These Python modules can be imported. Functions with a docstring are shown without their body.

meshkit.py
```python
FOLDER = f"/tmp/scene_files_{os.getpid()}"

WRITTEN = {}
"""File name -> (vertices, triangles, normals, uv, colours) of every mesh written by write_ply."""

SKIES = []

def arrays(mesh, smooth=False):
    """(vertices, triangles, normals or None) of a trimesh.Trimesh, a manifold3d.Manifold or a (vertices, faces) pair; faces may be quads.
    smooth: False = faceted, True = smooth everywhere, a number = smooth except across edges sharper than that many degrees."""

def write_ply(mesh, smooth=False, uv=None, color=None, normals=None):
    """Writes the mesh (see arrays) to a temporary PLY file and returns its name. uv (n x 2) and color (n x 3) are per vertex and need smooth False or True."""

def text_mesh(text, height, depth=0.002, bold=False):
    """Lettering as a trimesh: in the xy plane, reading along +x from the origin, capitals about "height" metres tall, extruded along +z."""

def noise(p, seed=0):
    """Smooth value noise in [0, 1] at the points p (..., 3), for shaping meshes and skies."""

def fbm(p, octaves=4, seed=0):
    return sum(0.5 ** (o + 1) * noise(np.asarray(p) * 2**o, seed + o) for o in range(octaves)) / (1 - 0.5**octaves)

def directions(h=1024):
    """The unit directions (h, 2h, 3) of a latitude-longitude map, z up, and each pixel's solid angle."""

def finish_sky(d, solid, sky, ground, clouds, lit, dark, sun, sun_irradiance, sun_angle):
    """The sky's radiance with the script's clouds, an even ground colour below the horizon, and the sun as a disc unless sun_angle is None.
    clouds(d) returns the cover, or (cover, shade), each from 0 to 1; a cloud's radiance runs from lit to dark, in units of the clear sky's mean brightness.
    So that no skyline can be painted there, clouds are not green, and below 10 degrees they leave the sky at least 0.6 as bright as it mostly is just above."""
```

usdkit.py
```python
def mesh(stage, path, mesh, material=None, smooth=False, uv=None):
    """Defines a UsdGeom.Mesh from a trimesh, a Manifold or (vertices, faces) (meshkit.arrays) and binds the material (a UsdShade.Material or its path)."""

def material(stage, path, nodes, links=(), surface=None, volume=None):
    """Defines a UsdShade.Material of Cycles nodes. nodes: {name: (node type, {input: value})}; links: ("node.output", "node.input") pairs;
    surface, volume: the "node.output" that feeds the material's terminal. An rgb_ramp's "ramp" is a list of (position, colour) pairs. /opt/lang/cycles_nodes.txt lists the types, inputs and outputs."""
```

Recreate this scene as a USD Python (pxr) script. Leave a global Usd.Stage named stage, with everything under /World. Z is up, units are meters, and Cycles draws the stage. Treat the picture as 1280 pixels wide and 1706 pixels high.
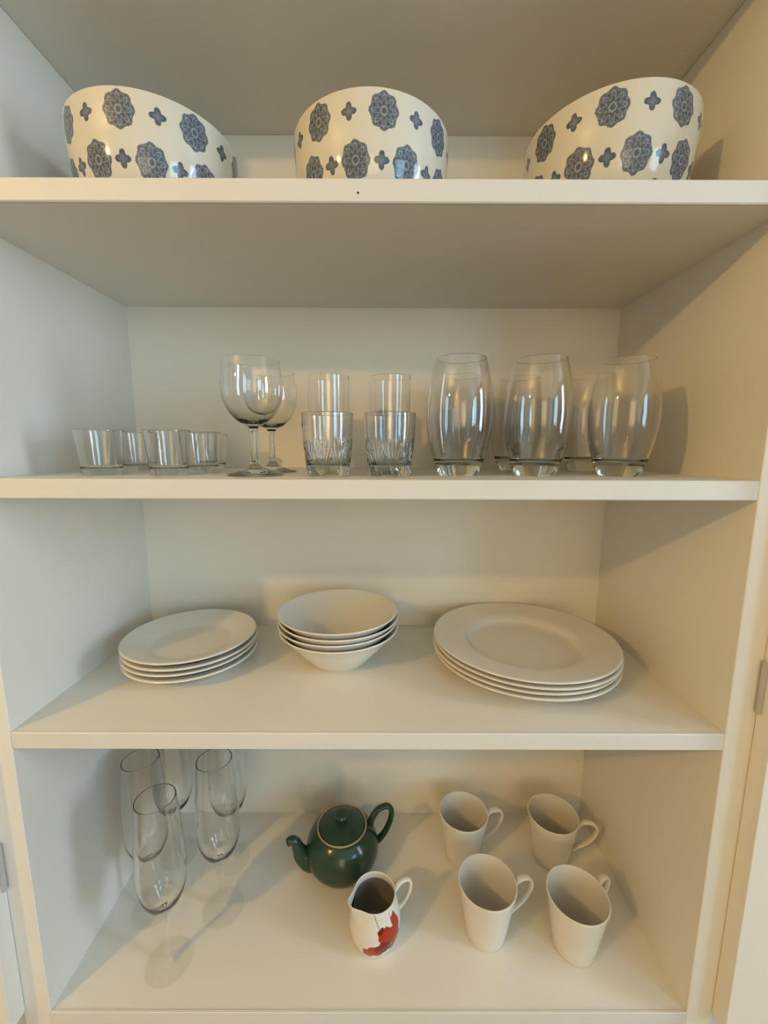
import math, random
import numpy as np
import trimesh
import usdkit, meshkit
from pxr import Usd, UsdGeom, UsdLux, UsdShade, Gf, Sdf, Vt

random.seed(7)
stage = Usd.Stage.CreateInMemory()
UsdGeom.SetStageUpAxis(stage, UsdGeom.Tokens.z)
UsdGeom.SetStageMetersPerUnit(stage, 1.0)
UsdGeom.Xform.Define(stage, '/World')
PI = math.pi

# ------------------------------------------------------------------ camera
FPX, PITCH, YAW, ROLL = 693.78, .1506, -.0012, .0031
EYE = (.0165, -.4229, .7009)
cam = UsdGeom.Camera.Define(stage, '/World/camera')
cam.CreateFocalLengthAttr(18.0)
cam.CreateHorizontalApertureAttr(18.0 * 1280 / FPX)
cam.CreateVerticalApertureAttr(18.0 * 1706 / FPX)
cam.CreateClippingRangeAttr(Gf.Vec2f(.02, 100))
cam.CreateExposureAttr(-.07)
x = UsdGeom.Xformable(cam)
x.AddTranslateOp().Set(Gf.Vec3d(*EYE))
x.AddRotateZOp().Set(math.degrees(YAW))
x.AddRotateXOp().Set(90 - math.degrees(PITCH))
x.AddRotateZOp(opSuffix='roll').Set(math.degrees(ROLL))

# ------------------------------------------------------------------ light
# a warm ceiling lamp to the front left, daylight from two windows in the right wall,
# and the lamplit doorway to the next room behind the viewer
lamp = UsdLux.SphereLight.Define(stage, '/World/lamp_light')
lamp.CreateRadiusAttr(.028)
lamp.CreateNormalizeAttr(True)
lamp.CreateIntensityAttr(8.8)
lamp.CreateColorAttr(Gf.Vec3f(1.0, .62, .17))
UsdGeom.Xformable(lamp).AddTranslateOp().Set(Gf.Vec3d(-1.15, -1.06, 1.285))


def window_light(name, pos, rz, w, h, power, col):
    l = UsdLux.RectLight.Define(stage, '/World/' + name)
    l.CreateWidthAttr(w); l.CreateHeightAttr(h)
    l.CreateNormalizeAttr(True)
    l.CreateIntensityAttr(power)
    l.CreateColorAttr(Gf.Vec3f(*col))
    xf = UsdGeom.Xformable(l)
    xf.AddTranslateOp().Set(Gf.Vec3d(*pos)); xf.AddRotateZOp().Set(rz); xf.AddRotateXOp().Set(90)
    return l


window_light('window_light', (2.08, -.68, .95), 90, .40, 1.1, 6.2, (.66, .81, 1.0))
window_light('window_light_far', (2.08, -2.20, .95), 90, .90, 1.1, 8.3, (.36, .74, 1.0))
window_light('doorway_light', (.20, -3.0, .85), 180, .90, 1.2, 5.2, (1.0, .78, .50))

# ------------------------------------------------------------------ helpers
used = {}


def numbered(parent, name):
    k = used.get((parent, name), 0)
    used[(parent, name)] = k + 1
    return name if k == 0 else f'{name}_{k:03d}'


def path_of(p):
    return str(p.GetPath()) if p is not None else '/World'


def data(prim, label=None, cat=None, group=None, kind=None):
    for k, v in (('label', label), ('category', cat), ('group', group), ('kind', kind)):
        if v:
            prim.SetCustomDataByKey(k, v)
    return prim


def obj(name, mesh, mat, parent=None, smooth=38, **kw):
    pp = path_of(parent)
    m = usdkit.mesh(stage, f'{pp}/{numbered(pp, name)}', mesh, mat, smooth=smooth)
    return data(m.GetPrim(), **kw)


def thing(name, label, cat, loc=(0, 0, 0), rz=0.0, group=None):
    xf = UsdGeom.Xform.Define(stage, '/World/' + numbered('/World', name))
    xf.AddTranslateOp().Set(Gf.Vec3d(*map(float, loc)))
    xf.AddRotateZOp().Set(float(rz))
    return data(xf.GetPrim(), label, cat, group)


def copy_of(root, name, label, loc, rz=0.0):
    was = root.GetCustomData()
    r = thing(name, label, was['category'], loc, rz, was.get('group'))
    r.GetReferences().AddInternalReference(root.GetPath())
    r.SetInstanceable(True)
    return r


def tm(v, f):
    return trimesh.Trimesh(np.asarray(v, float), np.asarray(f, int), process=False)


def box(x0, x1, y0, y1, z0, z1, b=.0012, front=False):
    """A box with chamfered edges (only the ones at its front, y0, when front is set)."""
    import manifold3d as m3
    pts = []
    for sx in (0, 1):
        for sy in (0, 1):
            for sz in (0, 1):
                for ax in range(3):
                    o = [b, b, b] if not (front and sy) else [0, 0, 0]; o[ax] = 0
                    pts.append(((x0 + o[0], x1 - o[0])[sx], (y0 + o[1], y1 - o[1])[sy], (z0 + o[2], z1 - o[2])[sz]))
    return m3.Manifold.hull_points(np.array(pts, float))


def lathe(profile, n=96, mod=None):
    """Revolves (r, z) points; points at r=0 become single poles. mod(angle, r, z, index) may change the radius."""
    v, rows = [], []
    ang = np.linspace(0, 2 * PI, n, endpoint=False)
    for i, (r, z) in enumerate(profile):
        if r < 1e-7:
            rows.append([len(v)]); v.append((0, 0, z))
        else:
            rr = np.full(n, float(r)) if mod is None else mod(ang, r, z, i)
            zz = np.full(n, float(z))
            if isinstance(rr, tuple):
                rr, zz = rr
            rows.append(list(range(len(v), len(v) + n)))
            v += list(zip(rr * np.cos(ang), rr * np.sin(ang), zz))
    f = []
    for a, b in zip(rows[:-1], rows[1:]):
        if len(a) == 1 and len(b) == 1:
            continue
        for k in range(n):
            k2 = (k + 1) % n
            if len(a) == 1:
                f.append((a[0], b[k2], b[k]))
            elif len(b) == 1:
                f.append((a[k], a[k2], b[0]))
            else:
                f += [(a[k], a[k2], b[k2]), (a[k], b[k2], b[k])]
    m = tm(v, f)
    if m.volume < 0:
        m.invert()
    return m


def spline(pts, n):
    """Catmull-Rom through the points (any dimension), about n samples."""
    p = np.asarray(pts, float)
    p = np.vstack([2 * p[0] - p[1], p, 2 * p[-1] - p[-2]])
    out, per = [], max(2, n // (len(p) - 3))
    for i in range(1, len(p) - 2):
        for t in np.linspace(0, 1, per, endpoint=False):
            a, b, c, d = p[i - 1], p[i], p[i + 1], p[i + 2]
            out.append(.5 * (2 * b + (c - a) * t + (2 * a - 5 * b + 4 * c - d) * t * t + (3 * b - a - 3 * c + d) * t ** 3))
    out.append(p[-2])
    return np.array(out)


def sweep(pts, ra, rb, up=(0, 1, 0), n=60, m=18):
    """A tube of elliptical section along a smooth line: ra across (along up), rb in the plane of bend. Radii may be lists along the line."""
    k = len(pts)
    ra = np.full(k, ra) if np.ndim(ra) == 0 else np.asarray(ra)
    rb = np.full(k, rb) if np.ndim(rb) == 0 else np.asarray(rb)
    s = spline(np.hstack([np.asarray(pts, float), ra[:, None], rb[:, None]]), n)
    c, A, B = s[:, :3], s[:, 3], s[:, 4]
    t = np.gradient(c, axis=0)
    t /= np.linalg.norm(t, axis=1, keepdims=True)
    u = np.asarray(up, float)[None] - (t @ np.asarray(up, float))[:, None] * t
    u /= np.linalg.norm(u, axis=1, keepdims=True)
    w = np.cross(t, u)
    th = np.linspace(0, 2 * PI, m, endpoint=False)
    v = (c[:, None] + A[:, None, None] * np.cos(th)[None, :, None] * u[:, None] + B[:, None, None] * np.sin(th)[None, :, None] * w[:, None]).reshape(-1, 3)
    f = []
    for i in range(len(c) - 1):
        for j in range(m):
            a, b, d, e = i * m + j, i * m + (j + 1) % m, (i + 1) * m + (j + 1) % m, (i + 1) * m + j
            f += [(a, b, d), (a, d, e)]
    v = list(v)
    for i, o in ((0, 1), (len(c) - 1, 0)):
        v.append(c[i]); q = len(v) - 1
        for j in range(m):
            a, b = i * m + j, i * m + (j + 1) % m
            f.append((q, b, a) if o else (q, a, b))
    me = tm(v, f)
    if me.volume < 0:
        me.invert()
    return me


# ------------------------------------------------------------------ materials
def mat(name, nodes, links, surface):
    return usdkit.material(stage, '/World/Looks/' + name, nodes, links, surface=surface)


def plain(name, col, rough, grain=.0, scale=40, bump=0.0, coat=0.0, **kw):
    """Principled with a slight tone variation and fine relief."""
    a = tuple(c * (1 - grain) for c in col); b = tuple(min(1, c * (1 + grain)) for c in col)
    nodes = {'tc': ('texture_coordinate', {}),
             'n': ('noise_texture', {'scale': scale, 'detail': 3.0}),
             'r': ('rgb_ramp', {'ramp': [(.3, a), (.7, b)]}),
             'p': ('principled_bsdf', {'roughness': rough, 'coat_weight': coat, **kw})}
    links = [('tc.object', 'n.vector'), ('n.fac', 'r.fac'), ('r.color', 'p.base_color')]
    if bump:
        nodes['n2'] = ('noise_texture', {'scale': scale * 6, 'detail': 2.0})
        nodes['b'] = ('bump', {'strength': bump, 'distance': .0006})
        links += [('tc.object', 'n2.vector'), ('n2.fac', 'b.height'), ('b.normal', 'p.normal')]
    return mat(name, nodes, links, 'p.BSDF')


PAINT = plain('cupboard_paint', (.855, .818, .735), .38, .012, 3.0, .12)
PAINT_EDGE = plain('gloss_paint', (.755, .735, .685), .5, .012, 6.0, .10)
WALL = plain('wall_paint', (.72, .69, .63), .7, .02, 2.0, .2)
CEIL = plain('ceiling_paint', (.78, .77, .74), .8, .02, 2.0, .1)
FLOOR = plain('wooden_floor', (.42, .31, .20), .45, .2, 3.0, .1)
CHINA = plain('white_china', (.78, .745, .665), .16, .01, 20)
MUGWHITE = plain('cream_glaze', (.78, .735, .645), .14, .01, 20)
GREEN = plain('green_glaze', (.022, .054, .031), .16, .10, 25)
TAN = plain('bare_clay_rim', (.42, .31, .17), .5, .1, 60)
GREYIN = plain('dark_jug_glaze', (.26, .24, .21), .22, .04, 30)
METAL = plain('painted_hinge', (.50, .48, .45), .35, .02, 30)
DARK = plain('dark_speck', (.06, .05, .04), .6)
def glass(name, solid, thin, z0=None, z1=None, thick=None):
    """Clear glass: true refraction where it is solid (the foot, below z0), mostly straight-through where the wall is thin (above z1), with a Schlick reflection."""
    nodes = {
        'lw': ('layer_weight', {'blend': .5}),
        'p5': ('math', {'math_type': 'power', 'value2': 5.0}),
        'sch': ('math', {'math_type': 'multiply_add', 'value2': .50, 'value3': .036}),
        'p3': ('math', {'math_type': 'power', 'value2': 6.0}),
        'tint': ('mix', {'mix_type': 'mix', 'color1': (.996, .998, .996), 'color2': (.50, .53, .48)}),
        't': ('transparent_bsdf', {}), 'g': ('glossy_bsdf', {'color': (1, 1, 1), 'roughness': .0}),
        'pane': ('mix_closure', {}),
        'r': ('principled_bsdf', {'base_color': (.994, .998, .995), 'roughness': 0.0, 'ior': 1.5, 'transmission_weight': 1.0}),
        'o': ('mix_closure', {'fac': thin})}
    links = [('lw.facing', 'p5.value1'), ('p5.value', 'sch.value1'), ('lw.facing', 'p3.value1'), ('p3.value', 'tint.fac'), ('tint.color', 't.color'),
             ('sch.value', 'pane.fac'), ('t.BSDF', 'pane.closure1'), ('g.BSDF', 'pane.closure2'), ('pane.closure', 'o.closure1'), ('r.BSDF', 'o.closure2')]
    if z0 is not None:
        nodes |= {'tc': ('texture_coordinate', {}), 's': ('separate_xyz', {}),
                  'a': ('math', {'math_type': 'multiply_add', 'value2': (thin - solid) / (z1 - z0), 'value3': solid - z0 * (thin - solid) / (z1 - z0)}),
                  'lo': ('math', {'math_type': 'maximum', 'value2': min(thin, solid)}), 'hi': ('math', {'math_type': 'minimum', 'value2': max(thin, solid)})}
        links += [('tc.object', 's.vector'), ('s.z', 'a.value1'), ('a.value', 'lo.value1'), ('lo.value', 'hi.value1'), ('hi.value', 'o.fac')]
    if thick:      # the thick foot swallows more light than the thin wall
        za, zb, c = thick
        nodes |= {'tk': ('texture_coordinate', {}), 'sk': ('separate_xyz', {}), 'mk': ('math', {'math_type': 'multiply_add', 'value2': 1 / (zb - za), 'value3': -za / (zb - za)}),
                  'ck': ('rgb_ramp', {'ramp': [(0.0, c), (1.0, (.994, .998, .995))]})}
        links += [('tk.object', 'sk.vector'), ('sk.z', 'mk.value1'), ('mk.value', 'ck.fac'), ('ck.color', 'r.base_color')]
    return mat(name, nodes, links, 'o.closure')


GLASS_BASE = glass('tumbler_glass', 1.0, 1.0, thick=(.017, .021, (.80, .85, .80)))
GLASS_WINE = glass('wine_glass_crystal', 1.0, 1.0, thick=(.060, .080, (.84, .88, .84)))
GLASS_SMALL = glass('small_tumbler_glass', 1.0, 1.0, thick=(.0085, .0125, (.84, .89, .86)))
GLASS_FLUTE = glass('flute_glass', 0.0, 1.0, .0090, .0095)


class Graph:
    """Small expression builder over math nodes."""

    def __init__(self):
        self.nodes, self.links, self.k = {}, [], 0

    def node(self, kind, inputs=None, **wires):
        self.k += 1
        n = f'x{self.k}'
        ins = dict(inputs or {})
        for s, v in wires.items():
            if isinstance(v, str):
                self.links.append((v, f'{n}.{s}'))
            else:
                ins[s] = v
        self.nodes[n] = (kind, ins)
        return n

    def m(self, op, a, b=0.0, c=0.0):
        wires = {'value1': a, 'value2': b}
        if op in ('multiply_add', 'wrap', 'smoothmin'):
            wires['value3'] = c
        return self.node('math', {'math_type': op}, **wires) + '.value'

    def band(self, v, lo, hi):
        """1 below lo, 0 above hi."""
        t = self.m('divide', self.m('subtract', hi, v), hi - lo)
        return self.m('minimum', self.m('maximum', t, 0.0), 1.0)


def bowl_glaze():
    """Cream glaze printed with rows of blue rosettes and small four-petal motifs (flat print from the object's own coordinates)."""
    g = Graph()
    tc = g.node('texture_coordinate')
    s = g.node('separate_xyz', vector=tc + '.object')
    ang = g.m('arctan2', s + '.y', s + '.x')
    nz = g.node('noise_texture', {'scale': 900.0, 'detail': 2.0}, vector=tc + '.object')
    wob = g.m('multiply', g.m('subtract', nz + '.fac', .5), .0022)
    nz2 = g.node('noise_texture', {'scale': 260.0, 'detail': 3.0}, vector=tc + '.object')
    blue, pale = None, None
    for z0, count, phase, R in ((.0915, 8, -90.0, .092), (.0500, 10, -109.0, .088), (.0140, 9, -95.0, .070)):
        for kind in ('rosette', 'cross'):
            step = 2 * PI / count
            ph = math.radians(phase) + (step / 2 if kind == 'cross' else 0)
            d = g.m('multiply', g.m('wrap', g.m('subtract', ang, ph), step / 2, -step / 2), R)
            e = g.m('subtract', s + '.z', z0)
            if kind == 'rosette':
                e = g.m('multiply', e, .90)
            rr = g.m('sqrt', g.m('add', g.m('multiply', d, d), g.m('multiply', e, e)))
            th = g.m('arctan2', e, d)
            rr = g.m('add', rr, wob)
            if kind == 'rosette':
                R0 = .0150
                q = g.m('divide', rr, g.m('multiply_add', g.m('cosine', g.m('multiply', th, 8.0)), R0 * .055, R0))
                msk = g.band(q, .97, 1.03)
                pet = g.m('absolute', g.m('cosine', g.m('multiply', th, 4.0)))     # eight petals
                edge = g.m('absolute', g.m('subtract', q, g.m('multiply_add', pet, .42, .38)))
                l1 = g.band(edge, .025, .085)
                l2 = g.band(g.m('absolute', g.m('subtract', q, .22)), .03, .08)
                l3 = g.band(g.m('absolute', g.m('subtract', q, .92)), .01, .05)
                pet2 = g.m('absolute', g.m('sine', g.m('multiply', th, 4.0)))     # and eight between them, each with a small dot
                l4 = g.band(g.m('absolute', g.m('subtract', q, g.m('multiply_add', pet2, .34, .56))), .012, .05)
                l5 = g.band(g.m('absolute', g.m('subtract', q, g.m('multiply_add', pet, .20, .36))), .01, .05)
                line = g.m('maximum', g.m('maximum', l1, l2), g.m('maximum', g.m('multiply', l3, .25), g.m('maximum', g.m('multiply', l4, .7), g.m('multiply', l5, .6))))
            else:
                R0 = .0082
                lob = g.m('absolute', g.m('cosine', g.m('multiply', th, 2.0)))
                q = g.m('divide', rr, g.m('multiply_add', g.m('power', lob, 1.4), R0 * .44, R0 * .56))
                msk = g.band(q, .94, 1.06)
                line = g.m('multiply', g.band(q, .25, .75), .45)
            line = g.m('multiply', line, msk)
            blue = msk if blue is None else g.m('maximum', blue, msk)
            pale = line if pale is None else g.m('maximum', pale, line)
    # the print covers the outside only: normals that face the axis are the inside
    tone = g.node('rgb_ramp', {'ramp': [(.3, (.022, .040, .080)), (.7, (.062, .098, .160))]}, fac=nz2 + '.fac')
    ink = g.node('mix', {'mix_type': 'mix', 'color2': (.34, .37, .40)}, fac=g.m('multiply', pale, .75), color1=tone + '.color')
    col = g.node('mix', {'mix_type': 'mix', 'color1': (.74, .70, .59)}, fac=g.m('multiply', blue, .93), color2=ink + '.color')
    g.nodes['p'] = ('principled_bsdf', {'roughness': .10, 'ior': 1.5})
    g.links.append((col + '.color', 'p.base_color'))
    return mat('printed_bowl_glaze', g.nodes, g.links, 'p.BSDF')


BOWLPRINT = bowl_glaze()
BOWLPLAIN = plain('bowl_cream_glaze', (.74, .70, .59), .10, .01, 20)
JUGPRINT = mat('jug_glaze', {'a': ('attribute', {'attribute': 'print'}), 'p': ('principled_bsdf', {'roughness': .14})},
               [('a.color', 'p.base_color')], 'p.BSDF')

# ------------------------------------------------------------------ sizes of the cupboard
W, D = .40, .2915
Z3, Z2, Z1, ZC, T = .3862, .6697, .9462, 1.1733, .0204
ST = .033          # stile width
ZB = -.022         # underside of the bottom panel
FLOOR_Z = -.80

# ------------------------------------------------------------------ the room
RX0, RX1, RY0, RY1, RZ1 = -2.4, 2.15, -3.1, .33, 1.62
obj('floor', box(RX0 - .05, RX1 + .05, RY0 - .05, RY1 + .05, FLOOR_Z - .05, FLOOR_Z, .0), FLOOR, smooth=False, kind='structure')
obj('ceiling', box(RX0 - .05, RX1 + .05, RY0 - .05, RY1 + .05, RZ1, RZ1 + .05, .0), CEIL, smooth=False, kind='structure')
obj('wall_left', box(RX0 - .05, RX0, RY0 - .05, RY1 + .05, FLOOR_Z, RZ1, .0), WALL, smooth=False, kind='structure')
obj('wall_right', box(RX1, RX1 + .05, RY0 - .05, RY1 + .05, FLOOR_Z, RZ1, .0), WALL, smooth=False, kind='structure')
obj('wall_front', box(RX0, RX1, RY0 - .05, RY0, FLOOR_Z, RZ1, .0), WALL, smooth=False, kind='structure')
XO, ZT = W + ST, ZC + .07     # the opening that the cupboard fills
wall_back = trimesh.util.concatenate([tm(*meshkit.arrays(b)[:2]) for b in (
    box(RX0, -XO - .001, .012, RY1, FLOOR_Z, RZ1, .0), box(XO + .001, RX1, .012, RY1, FLOOR_Z, RZ1, .0),
    box(-XO - .001, XO + .001, .012, RY1, ZT + .001, RZ1, .0))])
obj('wall_back', wall_back, WALL, smooth=False, kind='structure')

# ------------------------------------------------------------------ the cupboard
cup = thing('cupboard', 'cream painted built-in cupboard with open doors and three fixed shelves', 'cupboard')
G = .0
obj('back_panel', box(-W - .016, W + .016, D, D + .012, ZB, ZC + .02), PAINT, cup)
for s in (-1, 1):
    obj('side_panel', box(*sorted((s * W, s * (W + .016))), .0205, D, ZB, ZC + .02, 0.0), PAINT, cup)
obj('bottom_panel', box(-W, W, .0030, D, ZB, 0.0, 0.0), PAINT, cup)
obj('top_panel', box(-W, W, .0205, D, ZC, ZC + .02, .0008), PAINT, cup)
for z in (Z3, Z2, Z1):
    sh = obj('shelf', box(-W, W, .004, D, z - T, z, 0.0), PAINT, cup)
    obj('front_edge', box(-W, W, 0.0, .004, z - T, z, .0011, True), PAINT_EDGE, sh)
for s in (-1, 1):
    obj('stile', box(*sorted((s * W, s * XO)), 0.0, .0205, FLOOR_Z + .1, ZT, .0008, True), PAINT, cup)
obj('rail', box(-W, W, -.0005, .0030, ZB - .004, .0010, .0006), PAINT_EDGE, cup, label='narrow rail under the lowest compartment')
obj('rail', box(-W, W, .0, .0205, ZC - .002, ZT, .0014), PAINT_EDGE, cup)
obj('plinth', box(-XO, XO, .03, .05, FLOOR_Z, FLOOR_Z + .1, .001), PAINT_EDGE, cup)
obj('paint_speck', lathe([(0, .0004), (.0007, .0003), (.0011, 0), (0, -.0003)], 12).apply_transform(
    trimesh.transformations.translation_matrix((-.0078, -.0001, Z1 - .0125)) @ trimesh.transformations.rotation_matrix(PI / 2, (1, 0, 0))), DARK, cup, label='tiny dark speck on the top shelf edge')
for s in (-1, 1):
    # upper doors, swung right open against the wall
    hx = s * (XO - .0025)
    a = math.radians(2.5) * s
    def turn(m):
        t = tm(*meshkit.arrays(m)[:2])
        M = trimesh.transformations.translation_matrix((hx, -.0003, 0)) @ trimesh.transformations.rotation_matrix(-a, (0, 0, 1))
        return t.apply_transform(M)
    dw = W - .004
    xx = sorted((0.0, s * dw))
    d = obj('door', turn(box(xx[0], xx[1], -.021, 0.0, .004, ZC - .006, .0006)), PAINT, cup)
    fx = sorted((s * .06, s * (dw - .06)))
    obj('door_panel', turn(box(fx[0], fx[1], -.0235, -.020, .07, ZC - .08, .002)), PAINT_EDGE, d)
    for hz in ((.415 if s > 0 else .185), ZC - .17):
        obj('hinge', sweep([(hx - s * .001, -.004, hz), (hx - s * .001, -.004, hz + .03), (hx - s * .001, -.004, hz + .06)], .0034, .0034, n=6, m=14), METAL, d)
    # lower doors, shut
    lx = sorted((s * .0015, s * (W - .003)))
    obj('lower_door', box(lx[0], lx[1], .0, .0205, FLOOR_Z + .105, ZB - .007, .0016), PAINT_EDGE, cup)

# ------------------------------------------------------------------ patterned bowls on the top shelf
BH = .112
outer = spline([(.044, 0.0), (.0465, .0015), (.0495, .006), (.062, .013), (.0765, .0265), (.0855, .046), (.0902, .072), (.0921, .095), (.0925, .1105)], 60)
inner = spline([(.0885, .1105), (.0880, .095), (.0862, .072), (.0815, .048), (.0725, .031), (.058, .0195), (.03, .0145), (.001, .0138)], 48)


def patterned_bowl(label, loc, rz):
    t = thing('patterned_bowl', label, 'bowl', loc, rz, 'bowls with blue flowers on the top shelf')
    obj('body', lathe([(0, .002), (.040, .002), (.0415, 0.0)] + [tuple(p) for p in outer] + [(.0922, .1116)], 160), BOWLPRINT, t)
    obj('interior', lathe([(.0922, .1116), (.0915, .1121), (.0905, .1123), (.0893, .1119)] + [tuple(p) for p in inner] + [(0, .0138)], 128), BOWLPLAIN, t)
    return t


b1 = patterned_bowl('cream bowl with blue flowers at the left end of the top shelf', (-.2590, .1430, Z1), 4.8)
copy_of(b1, 'patterned_bowl', 'cream bowl with blue flowers in the middle of the top shelf', (.0008, .1430, Z1), 9.5)
copy_of(b1, 'patterned_bowl', 'cream bowl with blue flowers at the right end of the top shelf', (.2800, .1310, Z1), -23.5)


# ------------------------------------------------------------------ glasses on the second shelf
def lip(a, b):
    """A half round from the outer wall's top point a to the inner wall's top point b."""
    c, r = ((a[0] + b[0]) / 2, (a[1] + b[1]) / 2), (a[0] - b[0]) / 2
    return [(c[0] + r * math.cos(t), c[1] + r * math.sin(t)) for t in np.linspace(.35, PI - .35, 5)]


def glass_profile(outer, inner, n=40):
    o, i = spline(outer, n), spline(inner, n)
    return [(0, outer[0][1] + .0008)] + [(max(outer[0][0] - .004, .004), outer[0][1] + .0006)] + [tuple(p) for p in o] + lip(o[-1], i[0]) + [tuple(p) for p in i] + [(0, inner[-1][1])]


def single(name, cat, group, mesh, material):
    def make(label, loc, rz=0.0):
        key = (name, cat)
        if key not in protos:
            t = thing(name, label, cat, loc, rz, group)
            obj('body', mesh, material, t, smooth=45)
            protos[key] = t
            return t
        return copy_of(protos[key], name, label, loc, rz)
    return make


protos = {}
barrel = single('barrel_glass', 'glass', 'tall barrel-shaped glasses', lathe(glass_profile(
    [(.0225, 0), (.0245, .004), (.0300, .018), (.0355, .040), (.0385, .066), (.0375, .092), (.0330, .118), (.0292, .1338)],
    [(.0278, .1338), (.0314, .118), (.0358, .092), (.0367, .066), (.0337, .042), (.0292, .025), (.0270, .0195), (.020, .0175), (.001, .0170)]), 96), GLASS_BASE)
barrel('clear barrel glass standing next to the right-hand cut tumbler', (.1060, .0800, Z2))
barrel('clear barrel glass, middle one of the front three barrel glasses', (.1990, .0820, Z2), 20)
barrel('clear barrel glass at the right end of its shelf, nearest the side wall', (.3020, .0850, Z2), 40)
barrel('clear barrel glass in the back row behind the leftmost barrel glass', (.1330, .2050, Z2), 60)
barrel('clear barrel glass in the back row, between the two left front barrel glasses', (.2160, .2150, Z2), 80)
barrel('clear barrel glass in the back row, between the two right front barrel glasses', (.3150, .1960, Z2), 100)


def cut(ang, r, z, i):
    """V cuts that fan out from the foot, over the lower two thirds."""
    if i < 3 or i > CUT_LAST or not .003 < z < .041:
        return np.full(len(ang), r)
    w = min((z - .003) / .006, 1) * min((.041 - z) / .006, 1)
    k = 9
    ph = (ang * k / (2 * PI)) % 1.0 - .5
    fan = sum(np.maximum(0, 1 - np.abs(ph - s * (z - .004) / .060) / .055) for s in (-1.0, -.5, 0, .5, 1.0))
    return r - w * .0011 * np.minimum(fan, 1)


CUT_LAST = 41
cut_outer = [(.0225, 0), (.0240, .002), (.0255, .012), (.0275, .030), (.0290, .050), (.0296, .0702)]
cut_inner = [(.0282, .0702), (.0276, .050), (.0258, .030), (.0238, .0155), (.018, .0120), (.001, .0115)]
cutglass = single('cut_tumbler', 'glass', 'short cut-glass tumblers', lathe(glass_profile(cut_outer, cut_inner, 40), 288, cut), GLASS_BASE)
cutglass('short cut-glass tumbler in front, beside the stemmed wine glasses', (-.0480, .0640, Z2), 4)
cutglass('short cut-glass tumbler in front, beside the barrel glasses', (.0235, .0640, Z2), 17)

high = single('highball_glass', 'glass', 'straight highball glasses', lathe(glass_profile(
    [(.0255, 0), (.0270, .003), (.0278, .030), (.0284, .080), (.0288, .1293)],
    [(.0276, .1293), (.0272, .080), (.0266, .030), (.0256, .0125), (.020, .0105), (.001, .0100)]), 96), GLASS_BASE)
high('straight tall tumbler behind the cut tumbler that stands by the wine glasses', (-.0610, .1780, Z2))
high('straight tall tumbler behind the cut tumbler that stands by the barrel glasses', (.0250, .1780, Z2))

wine = single('wine_glass', 'glass', 'stemmed wine glasses', lathe(
    [(0, .0006), (.026, .0005), (.0300, .0004)] + [tuple(p) for p in spline([(.0312, .0010), (.0300, .0022), (.018, .0052), (.0080, .0095), (.0046, .016), (.0037, .030), (.0036, .044), (.0042, .0520), (.0068, .0560), (.0150, .0605), (.0250, .0700), (.0322, .0840), (.0345, .0990), (.0332, .1150), (.0312, .1278)], 70)]
    + lip((.0312, .1278), (.0303, .1278)) + [tuple(p) for p in spline([(.0303, .1278), (.0322, .1150), (.0334, .0990), (.0310, .0850), (.0240, .0722), (.0150, .0645), (.0070, .0615), (.0008, .0608)], 40)] + [(0, .0608)], 96), GLASS_WINE)
wine('stemmed wine glass with round bowl, the front one of two', (-.1330, .0640, Z2))
wine('stemmed wine glass with round bowl, the one behind the other', (-.1325, .1400, Z2), 30)

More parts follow.
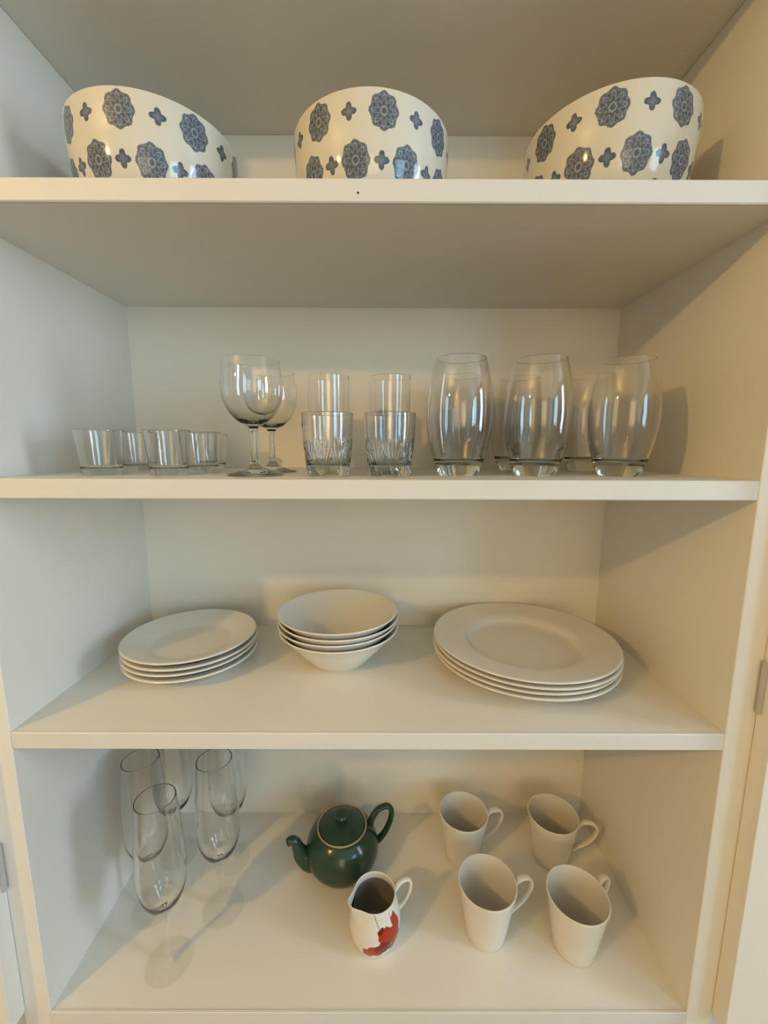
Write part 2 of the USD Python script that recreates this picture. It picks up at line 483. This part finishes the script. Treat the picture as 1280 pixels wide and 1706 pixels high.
shot = single('small_tumbler', 'glass', 'small squat tumblers at the left', lathe(glass_profile(
    [(.0185, 0), (.0198, .002), (.0212, .012), (.0235, .036), (.0250, .0512)],
    [(.0239, .0512), (.0224, .036), (.0203, .0130), (.0185, .0088), (.012, .0076), (.001, .0074)], 30), 80), GLASS_SMALL)
shot('small squat tumbler nearest the left side wall', (-.3110, .0640, Z2))
shot('small squat tumbler behind the leftmost small tumbler', (-.3220, .1550, Z2), 15)
shot('small squat tumbler at the front, middle of the row of small tumblers', (-.2340, .0660, Z2), 30)
shot('small squat tumbler half hidden behind the front middle small tumbler', (-.2230, .1290, Z2), 45)
shot('small squat tumbler at the back, nearest the wine glasses', (-.2450, .2120, Z2), 60)


# ------------------------------------------------------------------ plates and bowls on the third shelf
def disc_stack(name, cat, group, mesh, x, y, step, labels):
    first = None
    for k, lab in enumerate(labels):
        loc = (x + (.0008, -.001, .0012, 0)[k], y + (0, .0008, -.0006, 0)[k], Z3 + k * step)
        if first is None:
            first = thing(name, lab, cat, loc, 0, group)
            obj('body', mesh, CHINA, first)
        else:
            copy_of(first, name, lab, loc, 40 * k)


def plate(R, h, well, foot):
    """A plate: foot ring, underside, rounded rim, flat border and sunken well."""
    t = .0034
    under = spline([(foot - .002, .0), (foot, 0.0), (foot + .0015, .0022), (well + .004, .0040), (R * .80, h - .0085), (R * .94, h - .0042), (R - .0014, h - .0026)], 40)
    rim = [(R - .0004, h - .0020), (R, h - .0014), (R - .0003, h - .0006), (R - .0012, h)]
    top = spline([(R - .003, h + .0001), (R * .92, h - .0012), (well + .013, h - .0052), (well + .003, h - .0092), (well - .007, .0066), (well * .5, .0054), (.001, .0052)], 40)
    return lathe([(0, .0022), (foot - .005, .0022)] + [tuple(p) for p in under] + rim + [tuple(p) for p in top] + [(0, .0052)], 144)


ORD = ['bottom', 'second from the bottom', 'third from the bottom', 'top']
disc_stack('side_plate', 'plate', 'stack of small white plates', plate(.0921, .0205, .058, .050), -.2672, .1598, .0083,
           [f'small white side plate, {o} of the left-hand stack' for o in ORD])
disc_stack('dinner_plate', 'plate', 'stack of large white plates', plate(.1300, .0225, .078, .068), .2226, .1585, .0072,
           [f'large white dinner plate, {o} of the right-hand stack' for o in ORD])
cereal = lathe([(0, .002), (.033, .002), (.035, 0)] + [tuple(p) for p in spline([(.0375, 0.0), (.0395, .002), (.048, .010), (.062, .0255), (.0745, .0405), (.0835, .0500), (.0862, .0525)], 40)]
               + [(.0872, .0535), (.0876, .0543), (.0874, .0551), (.0866, .0556)]
               + [tuple(p) for p in spline([(.0855, .0553), (.0815, .0520), (.0722, .0425), (.060, .0290), (.046, .0145), (.034, .0072), (.018, .0052), (.001, .0050)], 44)] + [(0, .0050)], 144)
disc_stack('cereal_bowl', 'bowl', 'stack of white bowls', cereal, -.0499, .1659, .0083,
           [f'white cereal bowl, {o} of the stack between the plates' for o in ORD])

# ------------------------------------------------------------------ the lowest compartment
# champagne flutes
flute = single('champagne_flute', 'glass', 'champagne flutes', lathe(
    [(0, .0006), (.026, .0005), (.0288, .0004)] + [tuple(p) for p in spline([(.0300, .0010), (.0288, .0020), (.017, .0042), (.0070, .0085), (.0040, .018), (.0034, .045), (.0036, .072), (.0050, .0860), (.0115, .0930), (.0215, .1040), (.0282, .1220), (.0305, .1450), (.0300, .1800), (.0272, .2250), (.0245, .2542)], 80)]
    + lip((.0245, .2542), (.0235, .2542)) + [tuple(p) for p in spline([(.0235, .2542), (.0262, .2250), (.0289, .1800), (.0294, .1450), (.0271, .1230), (.0204, .1065), (.0105, .0985), (.0040, .0955), (.0006, .0950)], 40)] + [(0, .0950)], 96), GLASS_FLUTE)
flute('clear champagne flute at the front, nearest the cupboard opening', (-.2771, .0526, 0))
flute('clear champagne flute nearest the left side wall, behind the front flute', (-.3356, .1211, 0), 20)
flute('clear champagne flute, middle one of the right-hand row of flutes', (-.2286, .1212, 0), 40)
flute('clear champagne flute at the back of the right-hand row of flutes', (-.2434, .1982, 0), 60)
flute('clear champagne flute in the back left corner of the lowest compartment', (-.3380, .2045, 0), 80)

# teapot
tp = thing('teapot', 'small dark green glazed teapot with tan ringed lid', 'teapot', (-.0515, .1885, 0), 15)
tb = spline([(.036, 0), (.0385, .001), (.0400, .004), (.0500, .0130), (.0580, .0260), (.0605, .0385), (.0585, .0520), (.0525, .0650), (.0455, .0735), (.0412, .0770)], 60)
obj('body', lathe([(0, .002), (.032, .002), (.034, 0)] + [tuple(p) for p in tb] + [(.0400, .0776), (.0385, .0776), (.0370, .0745), (.0390, .070), (.048, .060), (.054, .045), (.053, .028), (.045, .014), (.03, .006), (0, .005)], 120), GREEN, tp)
obj('rim', lathe([(.0385, .0776), (.0392, .0790), (.0402, .0794), (.0412, .0788), (.0414, .0772), (.0400, .0768), (.0385, .0776)], 120), TAN, tp, label='tan unglazed ring around the lid')
lid = obj('lid', lathe([(0, .072), (.0365, .072), (.0378, .0755), (.0376, .0785), (.0355, .0800), (.029, .0832), (.019, .0862), (.010, .0878), (0, .0882)], 96), GREEN, tp)
obj('knob', lathe([(0, .084), (.0085, .085), (.0075, .0880), (.0080, .0905), (.0115, .0940), (.0125, .0970), (.0108, .1005), (.0060, .1025), (0, .1030)], 48), GREEN, lid)
obj('spout', sweep([(-.044, 0, .0240), (-.056, 0, .0285), (-.067, 0, .0400), (-.0730, 0, .0540), (-.0770, 0, .0655), (-.0830, 0, .0705), (-.0895, 0, .0680)],
                   [.0190, .0170, .0132, .0098, .0082, .0074, .0066], [.0200, .0178, .0136, .0098, .0080, .0068, .0060], n=60, m=28), GREEN, tp)
obj('handle', sweep([(.0480, 0, .0640), (.0530, 0, .0800), (.0630, 0, .0920), (.0780, 0, .0945), (.0860, 0, .0840), (.0840, 0, .0650), (.0745, 0, .0450), (.0640, 0, .0340), (.0550, 0, .0300)],
                    [.0070, .0062, .0058, .0056, .0056, .0056, .0058, .0062, .0068], [.0058, .0048, .0045, .0045, .0045, .0045, .0046, .0050, .0060], n=80, m=22), GREEN, tp)

# milk jug
jug = thing('milk_jug', 'small white milk jug printed with red poppies', 'jug', (.0055, .0835, 0))
jo = spline([(.0260, 0), (.0280, .001), (.0305, .006), (.0345, .0170), (.0368, .0300), (.0362, .0430), (.0338, .0560), (.0312, .0670), (.0302, .0745)], 170)
SP = math.radians(207)       # the side of the spout


def spout(ang, r, z, i):
    d = (ang - SP + PI) % (2 * PI) - PI
    t = np.clip((z - .046) / .030, 0, 1) ** 1.6
    g = np.exp(-(d / .36) ** 2)
    return r + .0115 * t * g, np.full(len(ang), z) + .0035 * t * g


jprof = [(0, .002), (.0235, .002), (.0245, 0)] + [tuple(p) for p in jo] + [(.0300, .0754), (.0293, .0758), (.0285, .0755), (.0280, .0745)] + [(.0283, .0700), (.0288, .0655)]
body = lathe(jprof, 300, spout)
v = np.array(body.vertices)
a_, z_ = np.degrees(np.arctan2(v[:, 0], -v[:, 1])), v[:, 2]
s_ = np.radians(a_) * .0365                                    # arc length round the jug from its front
col = np.tile(np.array([.78, .745, .665]), (len(v), 1))
nz = meshkit.fbm(v * 260, 3, 3)
nz2 = meshkit.fbm(v * 700, 2, 9)


def blob(cx, cz, rx, rz, k=5, amp=.10, ph=0.0, tilt=0.0):
    dx, dz = s_ - cx, z_ - cz
    dx, dz = dx * math.cos(tilt) + dz * math.sin(tilt), -dx * math.sin(tilt) + dz * math.cos(tilt)
    th = np.arctan2(dz / rz, dx / rx)
    return np.hypot(dx / rx, dz / rz) / (1 + amp * np.cos(k * th + ph) + .10 * (nz - .5))


def paint(mask, c):
    col[mask] = np.asarray(c)[None] * (.80 + .45 * nz2[mask][:, None])


def line(pts, w, c):
    p = spline(pts, 30)
    dist = np.min(np.hypot(s_[:, None] - p[None, :, 0], z_[:, None] - p[None, :, 1]), axis=1)
    paint(dist < w, c)


outside = np.hypot(v[:, 0], v[:, 1]) > .0295
RED, DEEP = (.42, .024, .004), (.20, .006, .003)
line([(.0000, .0745), (.0045, .0640), (.0100, .0520)], .0006, (.16, .20, .13))
line([(.0260, .0700), (.0275, .0620), (.0290, .0540)], .0005, (.20, .24, .15))
for cx, cz, rx, rz, c, ph, tl in ((.0120, .0490, .0065, .0080, DEEP, .4, .3), (.0040, .0240, .0140, .0100, RED, 1.0, .1), (.0190, .0420, .0120, .0130, RED, 2.0, -.4),
                                  (.0360, .0500, .0070, .0170, RED, .8, .25), (.0290, .0300, .0150, .0140, RED, 2.6, .3), (.0120, .0270, .0110, .0100, DEEP, .2, .5), (-.0090, .0190, .0085, .0085, RED, .5, 0)):
    paint((blob(cx, cz, rx, rz, 5, .10, ph, tl) < 1) & outside, c)
paint((blob(.0245, .0270, .0052, .0050, 6, .15) < 1) & outside, (.10, .045, .012))
paint((blob(.0248, .0285, .0020, .0018) < 1) & outside, (.34, .26, .12))
jm = usdkit.mesh(stage, f'{path_of(jug)}/body', body, JUGPRINT, smooth=True)
UsdGeom.PrimvarsAPI(jm).CreatePrimvar('print', Sdf.ValueTypeNames.Color3fArray, 'vertex').Set(Vt.Vec3fArray.FromNumpy(col.astype(np.float32)))
obj('interior', lathe([(.0288, .0655), (.0300, .0600), (.0325, .0480), (.0338, .0330), (.0320, .0190), (.0270, .0090), (.015, .0058), (0, .0055)], 96), GREYIN, jug, label='dark grey inside of the jug')
obj('handle', sweep([(.0318, 0, .0665), (.0390, 0, .0735), (.0505, 0, .0745), (.0570, 0, .0665), (.0555, 0, .0535), (.0475, 0, .0400), (.0340, 0, .0300)],
                    [.0044, .0038, .0034, .0033, .0033, .0035, .0042], [.0036, .0029, .0026, .0025, .0025, .0027, .0034], n=60, m=18).apply_transform(
    trimesh.transformations.rotation_matrix(math.radians(22), (0, 0, 1))), MUGWHITE, jug)

# mugs
mug_o = spline([(.0265, 0), (.0280, .001), (.0290, .004), (.0320, .0220), (.0355, .0450), (.0388, .0660), (.0416, .0835)], 40)
mug_i = spline([(.0394, .0835), (.0366, .0660), (.0333, .0450), (.0299, .0220), (.0268, .0085), (.020, .0058), (.001, .0052)], 40)
mug_mesh = lathe([(0, .002), (.0235, .002), (.0245, 0)] + [tuple(p) for p in mug_o] + [(.0417, .0843), (.0413, .0850), (.0405, .0853), (.0398, .0849)] + [tuple(p) for p in mug_i] + [(0, .0052)], 120)
mug_handle = sweep([(.0412, 0, .0690), (.0490, 0, .0765), (.0630, 0, .0770), (.0710, 0, .0680), (.0680, 0, .0540), (.0570, 0, .0390), (.0430, 0, .0285), (.0340, 0, .0225)],
                   [.0060, .0052, .0047, .0045, .0045, .0047, .0052, .0060], [.0040, .0031, .0028, .0027, .0027, .0028, .0032, .0042], n=70, m=20)
mug = None
for lab, x_, y_, rz in (('cream tapered mug, front left of the four mugs, beside the jug', .1680, .0915, 11), ('cream tapered mug, front right of the four mugs', .2905, .0745, 29),
                        ('cream tapered mug, back left of the four mugs, beside the teapot handle', .1560, .2090, 10), ('cream tapered mug, back right of the four mugs, by the side wall', .3085, .2050, -11)):
    if mug is None:
        mug = thing('mug', lab, 'mug', (x_, y_, 0), rz, 'four cream mugs')
        obj('body', mug_mesh, MUGWHITE, mug)
        obj('handle', mug_handle, MUGWHITE, mug)
    else:
        copy_of(mug, 'mug', lab, (x_, y_, 0), rz)
